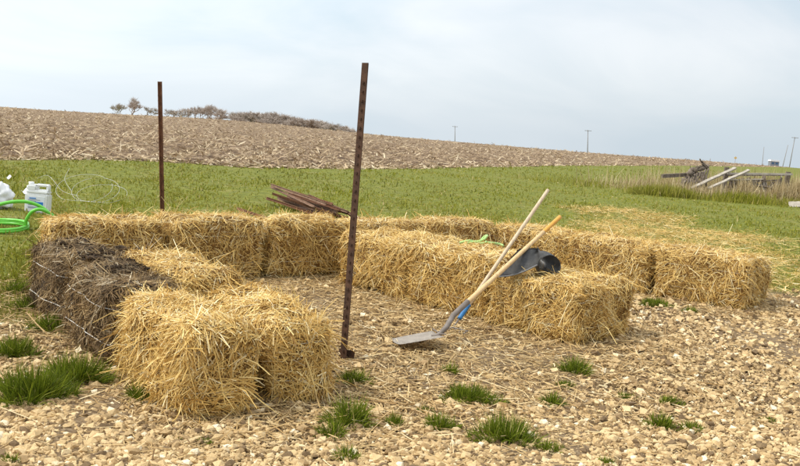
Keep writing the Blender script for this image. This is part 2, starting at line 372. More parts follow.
# gravel: angular little stones
def stones(n0, name):
    t_ = (1 + 5 ** .5) / 2
    ICO = norm(np.array([(-1, t_, 0), (1, t_, 0), (-1, -t_, 0), (1, -t_, 0), (0, -1, t_), (0, 1, t_), (0, -1, -t_), (0, 1, -t_), (t_, 0, -1), (t_, 0, 1), (-t_, 0, -1), (-t_, 0, 1)], float))
    ICF = np.array([(0, 11, 5), (0, 5, 1), (0, 1, 7), (0, 7, 10), (0, 10, 11), (1, 5, 9), (5, 11, 4), (11, 10, 2), (10, 7, 6), (7, 1, 8), (3, 9, 4), (3, 4, 2), (3, 2, 6), (3, 6, 8), (3, 8, 9), (4, 9, 5), (2, 4, 11), (6, 2, 10), (8, 6, 7), (9, 8, 1)])
    CUB = np.array([(i, j, k) for i in (-1, 1) for j in (-1, 1) for k in (-1, 1)], float) * .66
    CUF = np.array([(0, 1, 3), (0, 3, 2), (4, 6, 7), (4, 7, 5), (0, 4, 5), (0, 5, 1), (2, 3, 7), (2, 7, 6), (0, 2, 6), (0, 6, 4), (1, 5, 7), (1, 7, 3)])
    x, y = view_scatter(n0, 3.4, 11, .48)
    sg = sdist(x, y, GRAVEL) + .28 * wob(x, y, 1.7, 1) + .10 * wob(x, y, 6, 2)
    keep = (sg < rng.normal(-.12, .22, len(x)))
    inside = sdist(x, y, np.array([(-.5, 4.4), (-2.7, 7.0), (-.5, 8.9), (1.4, 6.2), (1.0, 5.2), (.3, 4.9)]))
    keep &= rng.random(len(x)) < np.clip(.30 + inside / 1.3, .28, 1)
    X_, Y_ = x[keep], y[keep]
    Vs, Fs, rs, off = [], [], [], 0
    for B, IF, sel, jit in ((ICO, ICF, Y_ < 4.75, .34), (CUB, CUF, Y_ >= 4.75, .40)):
        x, y = X_[sel], Y_[sel]; n = len(x); nv = len(B)
        s = np.clip(rng.lognormal(-4.74, .42, n), .004, .023) * (1 + np.clip(y - 5, 0, 9) * .08)
        A = B[None] * (1 + rng.uniform(-jit, jit, (n, nv, 1))) * (1 + rng.uniform(-.15, .15, (n, nv, 3))) * (s[:, None] * rng.uniform(.65, 1.5, (n, 3)))[:, None, :]
        q = norm(rng.normal(size=(n, 4))); w_, a_, b_, c_ = q.T
        Rm = np.stack([1 - 2 * (b_ * b_ + c_ * c_), 2 * (a_ * b_ - c_ * w_), 2 * (a_ * c_ + b_ * w_), 2 * (a_ * b_ + c_ * w_), 1 - 2 * (a_ * a_ + c_ * c_), 2 * (b_ * c_ - a_ * w_), 2 * (a_ * c_ - b_ * w_), 2 * (b_ * c_ + a_ * w_), 1 - 2 * (a_ * a_ + b_ * b_)], -1).reshape(n, 3, 3)
        A = np.einsum('nij,nkj->nki', Rm, A); A[..., 2] *= .8
        A += np.stack([x, y, terrain(x, y) + s * .5], -1)[:, None, :]
        Fs.append((np.arange(n)[:, None, None] * nv + IF[None]).reshape(-1, 3) + off); off += n * nv; Vs.append(A.reshape(-1, 3))
        r = np.clip(rng.normal(.47, .25, n), 0, 1); r[rng.random(n) < .02] = 1.0; r[rng.random(n) < .04] = 0
        rs.append(rep(r, nv))
    return mesh_from(name, np.concatenate(Vs), np.concatenate(Fs), M['stone'], np.concatenate(rs))
link('gravel', stones(76000, 'gravel'), kind='stuff', label='tan crushed limestone gravel spread over the yard', category='gravel')

# ------------------------------------------------------------------ straw bales
def bale(label, corner, ang, L, W, H, n0, core='straw_core', straw='straw', twine='twine', seed=0, dz=0.0, tilt=0, group='straw bales of the garden bed', flakes=.012, rough=1.0, rad=.075, bare=0):
    """corner = near-left lower corner seen along the long axis; ang = direction of the long axis"""
    r = np.random.default_rng(seed + 500); n = int(n0 * 1.35)
    L -= .04; W -= .018; ang += r.normal(0, .022)
    ca, sa = math.cos(ang), math.sin(ang)
    cx = corner[0] + ca * L / 2 + sa * W / 2; cy = corner[1] + sa * L / 2 - ca * W / 2
    root = thing('straw_bale', label, 'bale', (cx, cy, 0), ang, group)
    root.rotation_euler[1] = tilt
    half = np.array([L / 2, W / 2, H / 2])
    ph = r.uniform(0, 6.28, (9, 4)); fr = r.uniform(4, 15, (9, 3)) * r.choice([-1, 1], (9, 3))
    nfl = int(L / .1); cuts = np.linspace(-L / 2, L / 2, nfl + 1)[1:-1] + r.normal(0, .012, nfl - 1)
    def shape(p, nrm):
        inner = np.clip(p, -(half - rad), half - rad); d = p - inner
        nn = norm(d); q = inner + nn * rad
        lump = sum(np.sin(p[:, 0] * fr[i, 0] + p[:, 1] * fr[i, 1] + p[:, 2] * fr[i, 2] + ph[i, 0]) for i in range(9)) / 9 * .046 * rough
        side = (np.abs(nrm[:, 0]) < .5)
        gro = np.zeros(len(p))
        for c_ in cuts: gro += np.exp(-((p[:, 0] - c_) / .012) ** 2)
        q = q + nn * (lump - flakes * gro * side)[:, None]
        q[:, 2] -= .02 * np.cos(q[:, 0] / L * 3.0) * 0
        # the two strings pull the bale in a little
        q[:, 1] *= 1 + .02 * np.sin(q[:, 2] * 13 + ph[0, 1])
        q[:, 2] += H / 2 + .004 + dz
        q[:, 2] = np.maximum(q[:, 2], .003)
        return q, nn
    # core
    V = []; F = []; off = 0
    for ax in range(3):
        o1, o2 = [k for k in range(3) if k != ax]
        n1 = max(4, int(half[o1] * 2 / .04)); n2 = max(4, int(half[o2] * 2 / .04))
        A, B = np.meshgrid(np.linspace(-1, 1, n1), np.linspace(-1, 1, n2), indexing='ij')
        for s in (-1, 1):
            p = np.empty((A.size, 3)); p[:, o1] = A.ravel() * half[o1]; p[:, o2] = B.ravel() * half[o2]; p[:, ax] = s * half[ax]
            nr = np.zeros((A.size, 3)); nr[:, ax] = s
            q, _ = shape(p, nr); V.append(q)
            i_ = np.arange(A.size).reshape(A.shape) + off
            f = np.stack([i_[:-1, :-1], i_[1:, :-1], i_[1:, 1:], i_[:-1, 1:]], -1).reshape(-1, 4)
            if s * (1 if ax != 1 else -1) < 0: f = f[:, ::-1]
            F.append(f); off += A.size
    link('packed_straw', mesh_from('packed_straw', np.concatenate(V), np.concatenate(F), M[core], None, True), root)
    # straw strands covering it
    area = np.array([W * H, W * H, L * H, L * H, L * W, L * W * .04])
    fc = r.choice(6, n, p=area / area.sum()); ax = fc // 2; s = np.where(fc % 2, -1, 1)
    s = np.where(ax == 2, np.where(fc == 4, 1, -1), s)
    p = r.uniform(-1, 1, (n, 3)) * half; p[np.arange(n), ax] = s * half[ax]
    nr = np.zeros((n, 3)); nr[np.arange(n), ax] = s
    q, nn = shape(p, nr)
    fq = r.uniform(7, 16, (6, 3)) * r.choice([-1, 1], (6, 3)); fp = r.uniform(0, 6.28, 6)
    fl = np.stack([np.sin(p @ fq[i] + fp[i]) + .7 * np.sin(p @ fq[(i + 1) % 6] * 1.9 + fp[i]) for i in range(3)], -1)
    T = r.normal(size=(n, 3)) * np.array([1.0, .8, .75]) + fl * .75; T -= nn * (T * nn).sum(1, keepdims=True); T = norm(T)
    T[:, 2] -= .35 * (ax != 2); T = norm(T)
    wild = r.random(n) < .13
    phi = np.abs(r.normal(0, .22, n)) + np.where(wild, np.abs(r.normal(0, .5, n)), 0) * rough
    D = T * np.cos(phi)[:, None] + nn * np.sin(phi)[:, None]
    Ln = np.clip(r.lognormal(-2.8, .52, n), .025, .21) * np.where(wild, 1.15, 1)
    Wd = r.uniform(.0022, .0058, n)
    base = q - D * (Ln * .35)[:, None] * (~wild)[:, None] + nn * (r.uniform(-.014, .014, n))[:, None]
    if bare:   # side pressed against its neighbour: nothing sticks out
        bs = (nn[:, 1] * bare > .35); D[bs] = T[bs]; Ln[bs] *= .8; base[bs] += nn[bs] * .004
    Nn = nn + r.normal(0, .45, (n, 3))
    V, F = ribbons(base, D, Nn, Ln, Wd, np.where(wild, r.uniform(.05, .55, n), r.uniform(-.04, .1, n)), .75)
    V[:, 2] = np.maximum(V[:, 2], .004)
    dk = np.sin(p @ fq[4] * 1.3 + fp[4]) + np.sin(p @ fq[5] * 2.1 + fp[5])
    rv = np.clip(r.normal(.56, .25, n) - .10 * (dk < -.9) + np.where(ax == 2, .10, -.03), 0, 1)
    link('straw', mesh_from('straw', V, F, M[straw], rep(rv, 6)), root, kind='stuff')
    # two strings round the length of the bale
    for sy in (-1, 1):
        ring = []
        zv = sy * H * .22; off_ = .013 if twine == 'white_twine' else .006
        for (a0, b0), (a1, b1) in zip([(-1, -1), (1, -1), (1, 1), (-1, 1)], [(1, -1), (1, 1), (-1, 1), (-1, -1)]):
            for k in range(10):
                u = k / 10; pp = np.array([(a0 + (a1 - a0) * u) * half[0], (b0 + (b1 - b0) * u) * half[1], zv])
                nr1 = np.array([0, b0, 0]) if b0 == b1 else np.array([a0, 0, 0])
                qq, n1 = shape(pp[None], nr1[None].astype(float)); ring.append(qq[0] + n1[0] * (off_ + r.uniform(-.002, .002)))
        tube('string', [ring], .0024 if twine == 'white_twine' else .0018, M[twine], root, closed=True)
    return root

def tube(name, paths, rad, material, parent=None, closed=False, sides=6, **props):
    V = []; F = []; off = 0
    for path in paths:
        pts = np.array(path, float); n = len(pts)
        rr_ = np.broadcast_to(np.asarray(rad, float), (n,))
        tg = np.roll(pts, -1, 0) - np.roll(pts, 1, 0)
        if not closed: tg[0] = pts[1] - pts[0]; tg[-1] = pts[-1] - pts[-2]
        tg = norm(tg); up_ = np.array([0.0, 0, 1]); A = np.cross(tg, up_)
        bad = np.linalg.norm(A, axis=1) < .15; A[bad] = np.cross(tg[bad], np.array([1.0, 0, 0])); A = norm(A); B = np.cross(tg, A)
        th = np.arange(sides) / sides * 2 * np.pi
        ring = pts[:, None] + (A[:, None] * np.cos(th)[None, :, None] + B[:, None] * np.sin(th)[None, :, None]) * rr_[:, None, None]
        V.append(ring.reshape(-1, 3)); i_ = np.arange(n * sides).reshape(n, sides) + off
        nxt = np.roll(i_, -1, 0) if closed else i_[1:]
        cur = i_ if closed else i_[:-1]
        F += [tuple(v) for v in np.stack([cur, np.roll(cur, -1, 1), np.roll(nxt, -1, 1), nxt], -1).reshape(-1, 4)]
        if not closed: F.append(tuple(i_[0][::-1])); F.append(tuple(i_[-1]))
        off += n * sides
    me = bpy.data.meshes.new(name); me.from_pydata([tuple(v) for v in np.concatenate(V)], [], F); me.materials.append(material)
    me.polygons.foreach_set('use_smooth', np.ones(len(F), bool)); me.update()
    return link(name, me, parent, **props)

U = np.array([.8, .6]); Vv = np.array([-.6, .8])      # directions of the two kinds of rows
AU = math.atan2(.6, .8); AV = math.atan2(.8, -.6)
def pt_(o, a, b): return (o[0] + U[0] * a + Vv[0] * b, o[1] + U[1] * a + Vv[1] * b)
A0 = (-.97, 4.15)
# left arm, outer column from the camera: golden bale, then two weathered ones
bale('golden straw bale at the near left corner, its frayed end facing the camera', A0, AV + .02, .92, .42, .45, 16000, seed=1, rough=1.15, rad=.10, bare=-1)
bale('weathered brown bale right behind the nearest golden bale on the outer left side', pt_(A0, -.02, .99), AV - .03, .90, .44, .46, 8500, 'dark_core', 'dark_straw', 'white_twine', 2, group='rotting dark bales')
bale('weathered brown bale on the outer left side, next to the back row corner', pt_(A0, .05, 2.0), AV + .04, .78, .46, .46, 8000, 'dark_core', 'dark_straw', 'white_twine', 3, group='rotting dark bales')
# left arm, inner column
B0 = pt_(A0, .505, .055)
bale('golden straw bale at the front of the left arm, beside the near rusty post', B0, AV - .03, 1.0, .39, .43, 14000, seed=4, rough=1.15, rad=.10, bare=1)
bale('second golden bale of the left arm, lying between dark bales and the straw-strewn yard', pt_(B0, -.02, 1.05), AV + .02, 1.0, .40, .49, 9000, seed=5)
bale('blackened bale in the inner corner where left arm meets the back row', pt_(B0, -.05, 2.10), AV, .55, .46, .38, 6000, 'dark_core', 'dark_straw', 'white_twine', 6, group='rotting dark bales')
# back row
C0 = (-2.68, 7.05)
def row(o, ang, a, W, L, H, n, lab, seed, dz=0, **k):
    c, s = math.cos(ang), math.sin(ang)
    # o is the front-face start; corner convention of bale() is the left side of the axis, i.e. the rear here
    st = (o[0] + c * a - s * W, o[1] + s * a + c * W)
    return bale(lab, st, ang, L, W, H, n, seed=seed, dz=dz, **k)
row(C0, AU, 0, .46, .93, .52, 8000, 'leftmost golden bale of the back row, behind the dark rotting bales', 7)
row(C0, AU, .95, .46, .93, .54, 8000, 'middle golden bale of the back row, in front of the far rusty post', 8)
row(C0, AU, 1.92, .46, .93, .53, 8000, 'golden back-row bale at the inner corner, in front of the rusty post pile', 9)
D0 = (-.42, 8.80)
row(D0, AU, .02, .46, .93, .50, 6000, 'golden back-row bale right behind the start of the middle arm', 10)
row(D0, AU, .98, .46, .93, .51, 6000, 'golden back-row bale in the bay between middle and right arms', 11)
# middle arm, two bales wide
AM = math.atan2(-1.85, 1.85)
m0 = (-.55, 8.20); cm, sm_ = math.cos(AM), math.sin(AM)
names = [('front-column bale of the middle arm touching the back row corner', 'rear-column bale of the middle arm touching the back row'),
         ('front-column bale in the middle of the middle arm, left of the tools', 'rear-column bale of the middle arm with the pale green strap on it'),
         ('front-column end bale of the middle arm, with the shovel and black rubber sheet on it', 'rear-column end bale of the middle arm, nearest the right arm')]
for i in range(3):
    for j in range(2):
        a = i * .885; s = j * .395
        st = (m0[0] + cm * a - sm_ * (s + .39), m0[1] + sm_ * a + cm * (s + .39))
        bale(names[i][j], st, AM + (.03 if i == 1 else 0), .87, .39, .43 if i == 2 else .48 + .015 * ((i + j) % 2), 8500 if j == 0 else 7000, seed=20 + i * 2 + j)
# right arm
AR = math.atan2(-1.62, 2.25); cr, sr = math.cos(AR), math.sin(AR)
r0 = (1.0, 9.95)
names = [('front-column bale of the right arm, touching the back row', 'rear-column bale of the right arm, next to the loose straw'),
         ('front-column bale in the middle of the right arm', 'rear-column bale in the middle of the right arm'),
         ('front-column end bale of the right arm, nearest the open gravel', 'rear-column end bale of the right arm, by the lawn edge')]
for i in range(3):
    for j in range(2):
        a = i * .93; s = j * .42
        st = (r0[0] + cr * a - sr * (s + .41), r0[1] + sr * a + cr * (s + .41))
        bale(names[i][j], st, AR, .92, .41, .48 - .02 * j, 7500 if j == 0 else 5500, seed=40 + i * 2 + j, flakes=.03 if j == 0 and i < 2 else .012)

# ------------------------------------------------------------------ loose straw on the ground
def litter(n, pts, name, mname, label, lenmu=-2.5, zup=.012, wild=.12):
    x, y = pts; n = len(x)
    a = rng.uniform(0, 2 * np.pi, n); el = rng.normal(0, wild, n)
    D = np.stack([np.cos(a) * np.cos(el), np.sin(a) * np.cos(el), np.sin(el)], -1)
    P = np.stack([x, y, terrain(x, y) + zup * (.4 + 1.4 * rng.random(n))], -1)
    V, F = ribbons(P, D, rng.normal(0, .4, (n, 3)) + [0, 0, 1], np.clip(rng.lognormal(lenmu, .5, n), .02, .3), rng.uniform(.003, .007, n), rng.uniform(-.1, .15, n), .8)
    V[:, 2] = np.maximum(V[:, 2], terrain(V[:, 0], V[:, 1]) + .004)
    return link(name, mesh_from(name, V, F, M[mname], rep(np.clip(rng.normal(.5, .25, n), 0, 1), 6)), kind='stuff', label=label, category='straw')
px, py = [], []
# inside the beds
x = rng.uniform(-3.2, 4.2, 135000); y = rng.uniform(3.6, 11, 135000)
bed = np.array([(-.3, 4.5), (-1.3, 6.3), (-2.0, 7.3), (-.6, 8.6), (1.4, 6.2), (.9, 5.0), (.3, 4.5)])
s1 = sdist(x, y, bed)
edges = [((-.98, 4.1), (-.15, 4.6)), ((-.98, 4.1), (-2.9, 6.8)), ((-.5, 8.1), (1.4, 6.2)), ((1.4, 6.2), (2.1, 6.9)), ((2.1, 6.9), (.9, 8.6)), ((1.0, 9.8), (3.3, 8.1)), ((3.3, 8.1), (3.9, 9.0)), ((-.2, 4.6), (-1.6, 6.5))]
de = np.full(len(x), 9.0)
for a_, b_ in edges:
    a_ = np.array(a_); b_ = np.array(b_); e_ = b_ - a_; p_ = np.stack([x, y], -1); t_ = np.clip((p_ - a_) @ e_ / (e_ @ e_), 0, 1); de = np.minimum(de, np.linalg.norm(p_ - a_ - t_[:, None] * e_, axis=1))
pr = np.clip(np.exp(-np.maximum(de, 0) / .17) * .9 + np.where(s1 < 0, .75, .75 * np.exp(-s1 / .55)) + .03, 0, .95)
k = rng.random(len(x)) < pr
litter(0, (x[k], y[k]), 'straw_litter', 'litter', 'loose straw trodden into the gravel between and around the bales')
x = rng.uniform(1.5, 7.5, 48000); y = rng.uniform(9, 21, 48000)
k = rng.random(len(x)) < np.clip(.75 - (sdist(x, y, LOOSE) + .5 * wob(x, y, 1.1, 4)) / .8, 0, 1) * (.4 + .6 * (wob(x, y, 3, 31) > -.3))
litter(0, (x[k], y[k]), 'spread_straw', 'straw', 'flat spread of pale loose straw on the lawn behind the right arm', -2.1, .02, .2)

# ------------------------------------------------------------------ compost on the dark bales
def lumps(name, n, area_fn, size, zfn, material, label, cat):
    t_ = (1 + 5 ** .5) / 2
    B = norm(np.array([(-1, t_, 0), (1, t_, 0), (-1, -t_, 0), (1, -t_, 0), (0, -1, t_), (0, 1, t_), (0, -1, -t_), (0, 1, -t_), (t_, 0, -1), (t_, 0, 1), (-t_, 0, -1), (-t_, 0, 1)], float))
    IF = np.array([(0, 11, 5), (0, 5, 1), (0, 1, 7), (0, 7, 10), (0, 10, 11), (1, 5, 9), (5, 11, 4), (11, 10, 2), (10, 7, 6), (7, 1, 8), (3, 9, 4), (3, 4, 2), (3, 2, 6), (3, 6, 8), (3, 8, 9), (4, 9, 5), (2, 4, 11), (6, 2, 10), (8, 6, 7), (9, 8, 1)])
    x, y = area_fn(n); n = len(x); s = rng.lognormal(math.log(size), .5, n)
    A = B[None] * (1 + rng.uniform(-.35, .35, (n, 12, 1))) * s[:, None, None] * rng.uniform(.7, 1.3, (n, 1, 3)); A[..., 2] *= .6
    A += np.stack([x, y, zfn(x, y)], -1)[:, None]
    F = (np.arange(n)[:, None, None] * 12 + IF[None]).reshape(-1, 3)
    return link(name, mesh_from(name, A.reshape(-1, 3), F, material), kind='stuff', label=label, category=cat)
def comp_area(n):
    a = rng.uniform(-.05, .86, n); b_ = rng.uniform(1.02, 2.85, n)
    k = ((a < .40) & (a > .08 + .05 * (b_ - 1)) & (b_ > 1.25) & (b_ < 2.74) & (rng.random(n) < np.clip((b_ - 1.1), 0, 1)) & (wob(a, b_, 9, 41) > -.15)) | ((a > .38) & (b_ > 2.05))
    return A0[0] + .8 * a[k] - .6 * b_[k], A0[1] + .6 * a[k] + .8 * b_[k]
lumps('compost', 8500, comp_area, .0075, lambda x, y: np.where((x - A0[0]) * .8 + (y - A0[1]) * .6 > .4, .372, .468) + rng.uniform(-.004, .018, len(x)), M['compost'], 'wet black compost spread over the tops of the rotting bales', 'compost')

# ------------------------------------------------------------------ generic solid builders
def bm_obj(name, bm, material, parent=None, smooth=False, bevel=0):
    me = bpy.data.meshes.new(name)
    if bevel: bmesh.ops.bevel(bm, geom=bm.edges[:], offset=bevel, segments=2, affect='EDGES', clamp_overlap=True)
    bm.normal_update(); bm.to_mesh(me); bm.free(); me.materials.append(material)
    if smooth: me.polygons.foreach_set('use_smooth', np.array([(not bevel) or p.area < .0012 for p in me.polygons], bool))
    return link(name, me, parent)
def frame(p0, p1, roll=0.0):
    """matrix with local z along p0->p1"""
    z = (Vector(p1) - Vector(p0)).normalized(); x = Vector((0, 0, 1)).cross(z)
    if x.length < .05: x = Vector((1, 0, 0))
    x.normalize(); y = z.cross(x); mm = Matrix((x, y, z)).transposed().to_4x4() @ Matrix.Rotation(roll, 4, 'Z'); mm.translation = Vector(p0)
    return mm
def prism(profile, length, bm=None, z0=0):
    bm = bm or bmesh.new()
    lo = [bm.verts.new((x, y, z0)) for x, y in profile]; hi = [bm.verts.new((x, y, z0 + length)) for x, y in profile]
    n = len(lo)
    for i in range(n): bm.faces.new((lo[i], lo[(i + 1) % n], hi[(i + 1) % n], hi[i]))
    bm.faces.new(lo[::-1]); bm.faces.new(hi)
    return bm
def boxbm(sx, sy, sz, c=(0, 0, 0), bm=None):
    bm = bm or bmesh.new()
    bmesh.ops.create_cube(bm, size=1, matrix=Matrix.Translation(c) @ Matrix.Diagonal((sx, sy, sz, 1)))
    return bm
TP = [(-.022, -.0035), (-.0035, -.0035), (-.0035, -.034), (.0035, -.034), (.0035, -.0035), (.022, -.0035), (.022, .0035), (-.022, .0035)]
def t_post(label, base, top, material, roll=0.0, plate=True, group=None):
    root = thing('metal_fence_post', label, 'post', base, 0, group)
    L = (Vector(top) - Vector(base)).length
    mm = frame(base, top, roll); root.matrix_world = mm
    bm_obj('shaft', prism(TP, L + .25, z0=-.25), material, root)
    s0 = None
    nst = int((L - .1) / .055)
    for k in range(nst):
        if s0 is None:
            s0 = bm_obj('stud', boxbm(.012, .009, .012, (0, .0075, 0)), material, root); o = s0
        else:
            o = s0.copy(); COL.objects.link(o); o.parent = root
        o.location = (0, 0, .06 + k * .055)
    if plate:
        bm = prism([(-.06, 0), (.06, 0), (.045, -.10), (0, -.15), (-.045, -.10)], .004, z0=0)
        bmesh.ops.transform(bm, verts=bm.verts, matrix=Matrix.Translation((0, -.036, .06)) @ Matrix.Rotation(R(90), 4, 'X'))
        bm_obj('anchor_plate', bm, material, root)
    return root
t_post('rusty metal post standing free in the gravel, left of the shovel', (-.293, 5.519, 0), (-.284, 5.60, 1.828), M['rust_dark'], R(150), True, 'standing rusty posts')
t_post('rusty metal post standing on the lawn behind the back row', (-2.437, 9.3, 0), (-2.55, 9.3, 1.735), M['rust'], R(170), False, 'standing rusty posts')

# ------------------------------------------------------------------ heap of rusty posts behind the back row
for k in range(16):
    lay = 0 if k < 6 else (1 if k < 11 else (2 if k < 14 else 3))
    i = k if k < 6 else (k - 6 if k < 11 else (k - 11 if k < 14 else k - 14))
    off = (-.26 + .13 * i + .05 * lay) + random.uniform(-.03, .03)
    sh = random.uniform(-.28, .28)
    d = Vector((.50, -.866, 0)); d.rotate(Matrix.Rotation(random.uniform(-.10, .10), 3, 'Z')); p = Vector((.866, .50, 0))
    c = Vector((-1.47, 14.5, 0)) + p * off + d * sh
    z = .03 + lay * .07
    t_post('rusty metal fence post lying in the heap behind the back row', c - d * .95 + Vector((0, 0, z + random.uniform(.0, .10))), c + d * .95 + Vector((0, 0, z + random.uniform(-.01, .03))), M['rust_pale'] if k % 3 else M['rust'], random.uniform(0, 6.28), False, 'heap of rusty posts')
t_post('short rusty metal post lying alone in the grass left of the post heap', (-2.35, 13.5, .06), (-1.75, 12.6, .04), M['rust'], 1.0, False)

# ------------------------------------------------------------------ tools
def shaft(name, p0, p1, r0, r1, material, parent, bulge=0):
    p0 = Vector(p0); p1 = Vector(p1); n = 14
    return tube(name, [[p0.lerp(p1, i / n) for i in range(n + 1)]], [r0 + (r1 - r0) * i / n for i in range(n + 1)], material, parent, sides=12)
S0 = Vector((.435, 6.23, .215)); S1 = Vector((1.268, 7.27, .845)); dirS = (S1 - S0).normalized()
sho = thing('shovel', 'long wooden shovel with orange grip end leaning on the middle arm bale', 'shovel', (.2, 6.2, 0))
def kid(o, par):
    o.matrix_parent_inverse = par.matrix_basis.inverted(); return o
L_ = (S1 - S0).length
kid(shaft('handle', S0 + dirS * .12, S1 - dirS * .26, .0185, .0165, M['wood_handle'], sho), sho)
kid(shaft('grip', S1 - dirS * .262, S1, .0172, .0172, M['orange_paint'], sho), sho)
ax_ = Vector((.966, .26, 0)); pr_ = Vector((.26, -.966, 0)); heel = Vector((.315, 6.05, .085)); tip = heel - ax_ * .30
# socket: bends from the blade up into the handle
pts = [heel - ax_ * .05 + Vector((0, 0, -.012)), heel + Vector((0, 0, .0)), heel + ax_ * .05 + Vector((0, .02, .05)), S0 - dirS * .04, S0 + dirS * .05, S0 + dirS * .14]
kid(tube('socket', [pts], [.012, .017, .019, .020, .021, .021], M['steel_dark'], sho, sides=12), sho)
bm = bmesh.new(); nu, nv = 10, 12; gv = []
for iv in range(nv + 1):
    v = iv / nv; rowv = []
    for iu in range(nu + 1):
        u = iu / nu * 2 - 1
        w = .150 * (1 - .08 * v ** 3)
        p = heel.lerp(tip, v) + pr_ * u * w
        z = .085 - .060 * v + .010 * u * u + .016 * u
        p.z = max(z, .022)
        rowv.append(bm.verts.new(p))
    gv.append(rowv)
for iv in range(nv):
    for iu in range(nu): bm.faces.new((gv[iv][iu], gv[iv][iu + 1], gv[iv + 1][iu + 1], gv[iv + 1][iu]))
bmesh.ops.solidify(bm, geom=bm.faces[:], thickness=.004)
kid(bm_obj('blade', bm, M['steel'], sho, True), sho)
for s in (-1, 1):
    q0 = heel + pr_ * s * .02; q1 = heel + pr_ * s * .148; zz_ = .105 + .016 * s
    kid(tube('foot_step', [[(q0.x, q0.y, .098), (q1.x, q1.y, zz_ + .004)]], .005, M['steel_dark'], sho), sho)
rk = thing('garden_rake', 'pale wooden handled rake with blue ferrule crossing behind the shovel', 'rake', (.46, 6.55, 0))
H0 = Vector((.47, 6.60, .07)); H1 = Vector((1.165, 7.35, 1.048)); dH = (H1 - H0).normalized()
kid(shaft('handle', H0 + dH * .15, H1, .0155, .0145, M['wood_pale'], rk), rk)
kid(shaft('ferrule', H0 + dH * .03, H0 + dH * .17, .0175, .0178, M['blue_paint'], rk), rk)
kid(tube('neck', [[H0 + dH * .05, H0 + Vector((-.01, -.02, -.01)), H0 + Vector((-.03, -.05, -.035))]], .006, M['steel_dark'], rk), rk)
hc = H0 + Vector((-.03, -.05, -.035)); hp = Vector((.75, -.66, 0))
kid(tube('rake_bar', [[hc - hp * .06, hc + hp * .14]], .006, M['steel_dark'], rk), rk)
for k in range(5):
    q = hc + hp * (-.055 + k * .046)
    kid(tube('tine', [[q, q + Vector((-.02, -.015, -.012)), q + Vector((-.03, -.02, -.035))]], [.004, .0035, .002], M['steel_dark'], rk), rk)

# black rubber sheet curled into an open roll, on the end bale of the middle arm
bl = thing('rubber_sheet', 'black rubber sheet curled into an open roll on the end bale', 'sheet', (.965, 6.86, .475))
bm = bmesh.new(); ns_, nt_ = 40, 10; gv = []
def prof(q):
    if q < .4:
        u = q / .4; return Vector((-.215 + .284 * u, -.10 - .014 * u, -.065 + .105 * u - .025 * math.sin(u * math.pi)))
    u = (q - .4) / .6; th = math.radians(168 - 350 * u); rr2 = .088 - .014 * u
    return Vector((.155 + rr2 * math.cos(th), -.085 + .03 * math.cos(th), .022 + rr2 * math.sin(th)))
for it in range(nt_ + 1):
    t = it / nt_; rw = []
    for iq in range(ns_ + 1):
        q = iq / ns_; e_ = min(1, max(0, (q - .1) / .5)); e_ = e_ * e_ * (3 - 2 * e_)
        off = Vector((.175, .15, .185)).lerp(Vector((-.05, .26, .03)), e_)
        p = prof(q) + off * t
        if q > .45:
            cz_ = Vector((.155, -.085, .022)) + off * t; p = cz_ + (p - cz_) * (1 - .85 * t ** 3)
        rw.append(bm.verts.new(p))
    gv.append(rw)
for it in range(nt_):
    for iq in range(ns_): bm.faces.new((gv[it][iq], gv[it][iq + 1], gv[it + 1][iq + 1], gv[it + 1][iq]))
edge = [[tuple(v.co) for v in gv[0][:17]]]
bmesh.ops.solidify(bm, geom=bm.faces[:], thickness=.006)
sh_ = bm_obj('sheet', bm, M['rubber'], bl, True)
bl.scale = (1.12, 1.12, 1.12)
tube('lit_edge', edge, .0055, M['rubber_lit_edge'], bl)  # added pale tube along the flap's near edge, painting it as lit

# pale green strap
def smooth(pts, n=8):
    P = [Vector(p) for p in pts]; P = [P[0] * 2 - P[1]] + P + [P[-1] * 2 - P[-2]]; o = []
    for i in range(1, len(P) - 2):
        for k in range(n):
            t = k / n; a, b, c, d = P[i - 1], P[i], P[i + 1], P[i + 2]
            o.append(.5 * ((2 * b) + (c - a) * t + (2 * a - 5 * b + 4 * c - d) * t * t + (3 * b - a - 3 * c + d) * t ** 3))
    o.append(P[-2]); return o
gl = thing('garden_strap', 'crumpled pale green strap lying on the rear column of the middle arm', 'strap', (.70, 8.05, .48))
tube('strap', [smooth([(-.16, .02, .0), (-.09, -.03, .03), (-.02, .0, .025), (.04, -.04, .05), (.075, .0, .085), (.045, .03, .06), (.02, -.03, .02), (.10, -.05, .03), (.19, -.02, .02), (.22, -.05, .01)])], .011, M['green_pale'], gl)
tube('strap_end', [smooth([(-.10, -.05, .01), (-.04, -.07, .03), (.03, -.08, .02), (.07, -.06, .04)])], .009, M['green_pale'], gl)

# ------------------------------------------------------------------ jug, hose, sack and wire on the lawn at the left
jg = thing('plastic_jug', 'white plastic jug with blue printed label standing in the grass', 'jug', (-4.76, 11.85, 0), R(4))
jg.rotation_euler = (0, R(1.5), R(4))
bm = boxbm(.30, .17, .255, (0, 0, .1275)); 
o = bm_obj('body', bm, M['white_plastic'], jg, True, .018)
def lump(name, sx, sy, sz, c, bv): return bm_obj(name, boxbm(sx, sy, sz, c), M['white_plastic'], jg, True, bv)
lump('shoulder', .292, .16, .06, (0, 0, .272), .02)
lump('neck', .13, .14, .085, (-.075, 0, .325), .02)
lump('handle_bar', .17, .06, .035, (.055, 0, .362), .014)
lump('handle_post', .045, .07, .11, (.122, 0, .325), .014)
tube('cap', [[(-.10, 0, .365), (-.10, 0, .372), (-.10, 0, .392), (-.10, 0, .395)]], [.032, .034, .034, .028], M['white_plastic'], jg, sides=20)
lb = bm_obj('label', boxbm(.225, .004, .165, (-.005, -.087, .135)), M['label_paper'], jg)
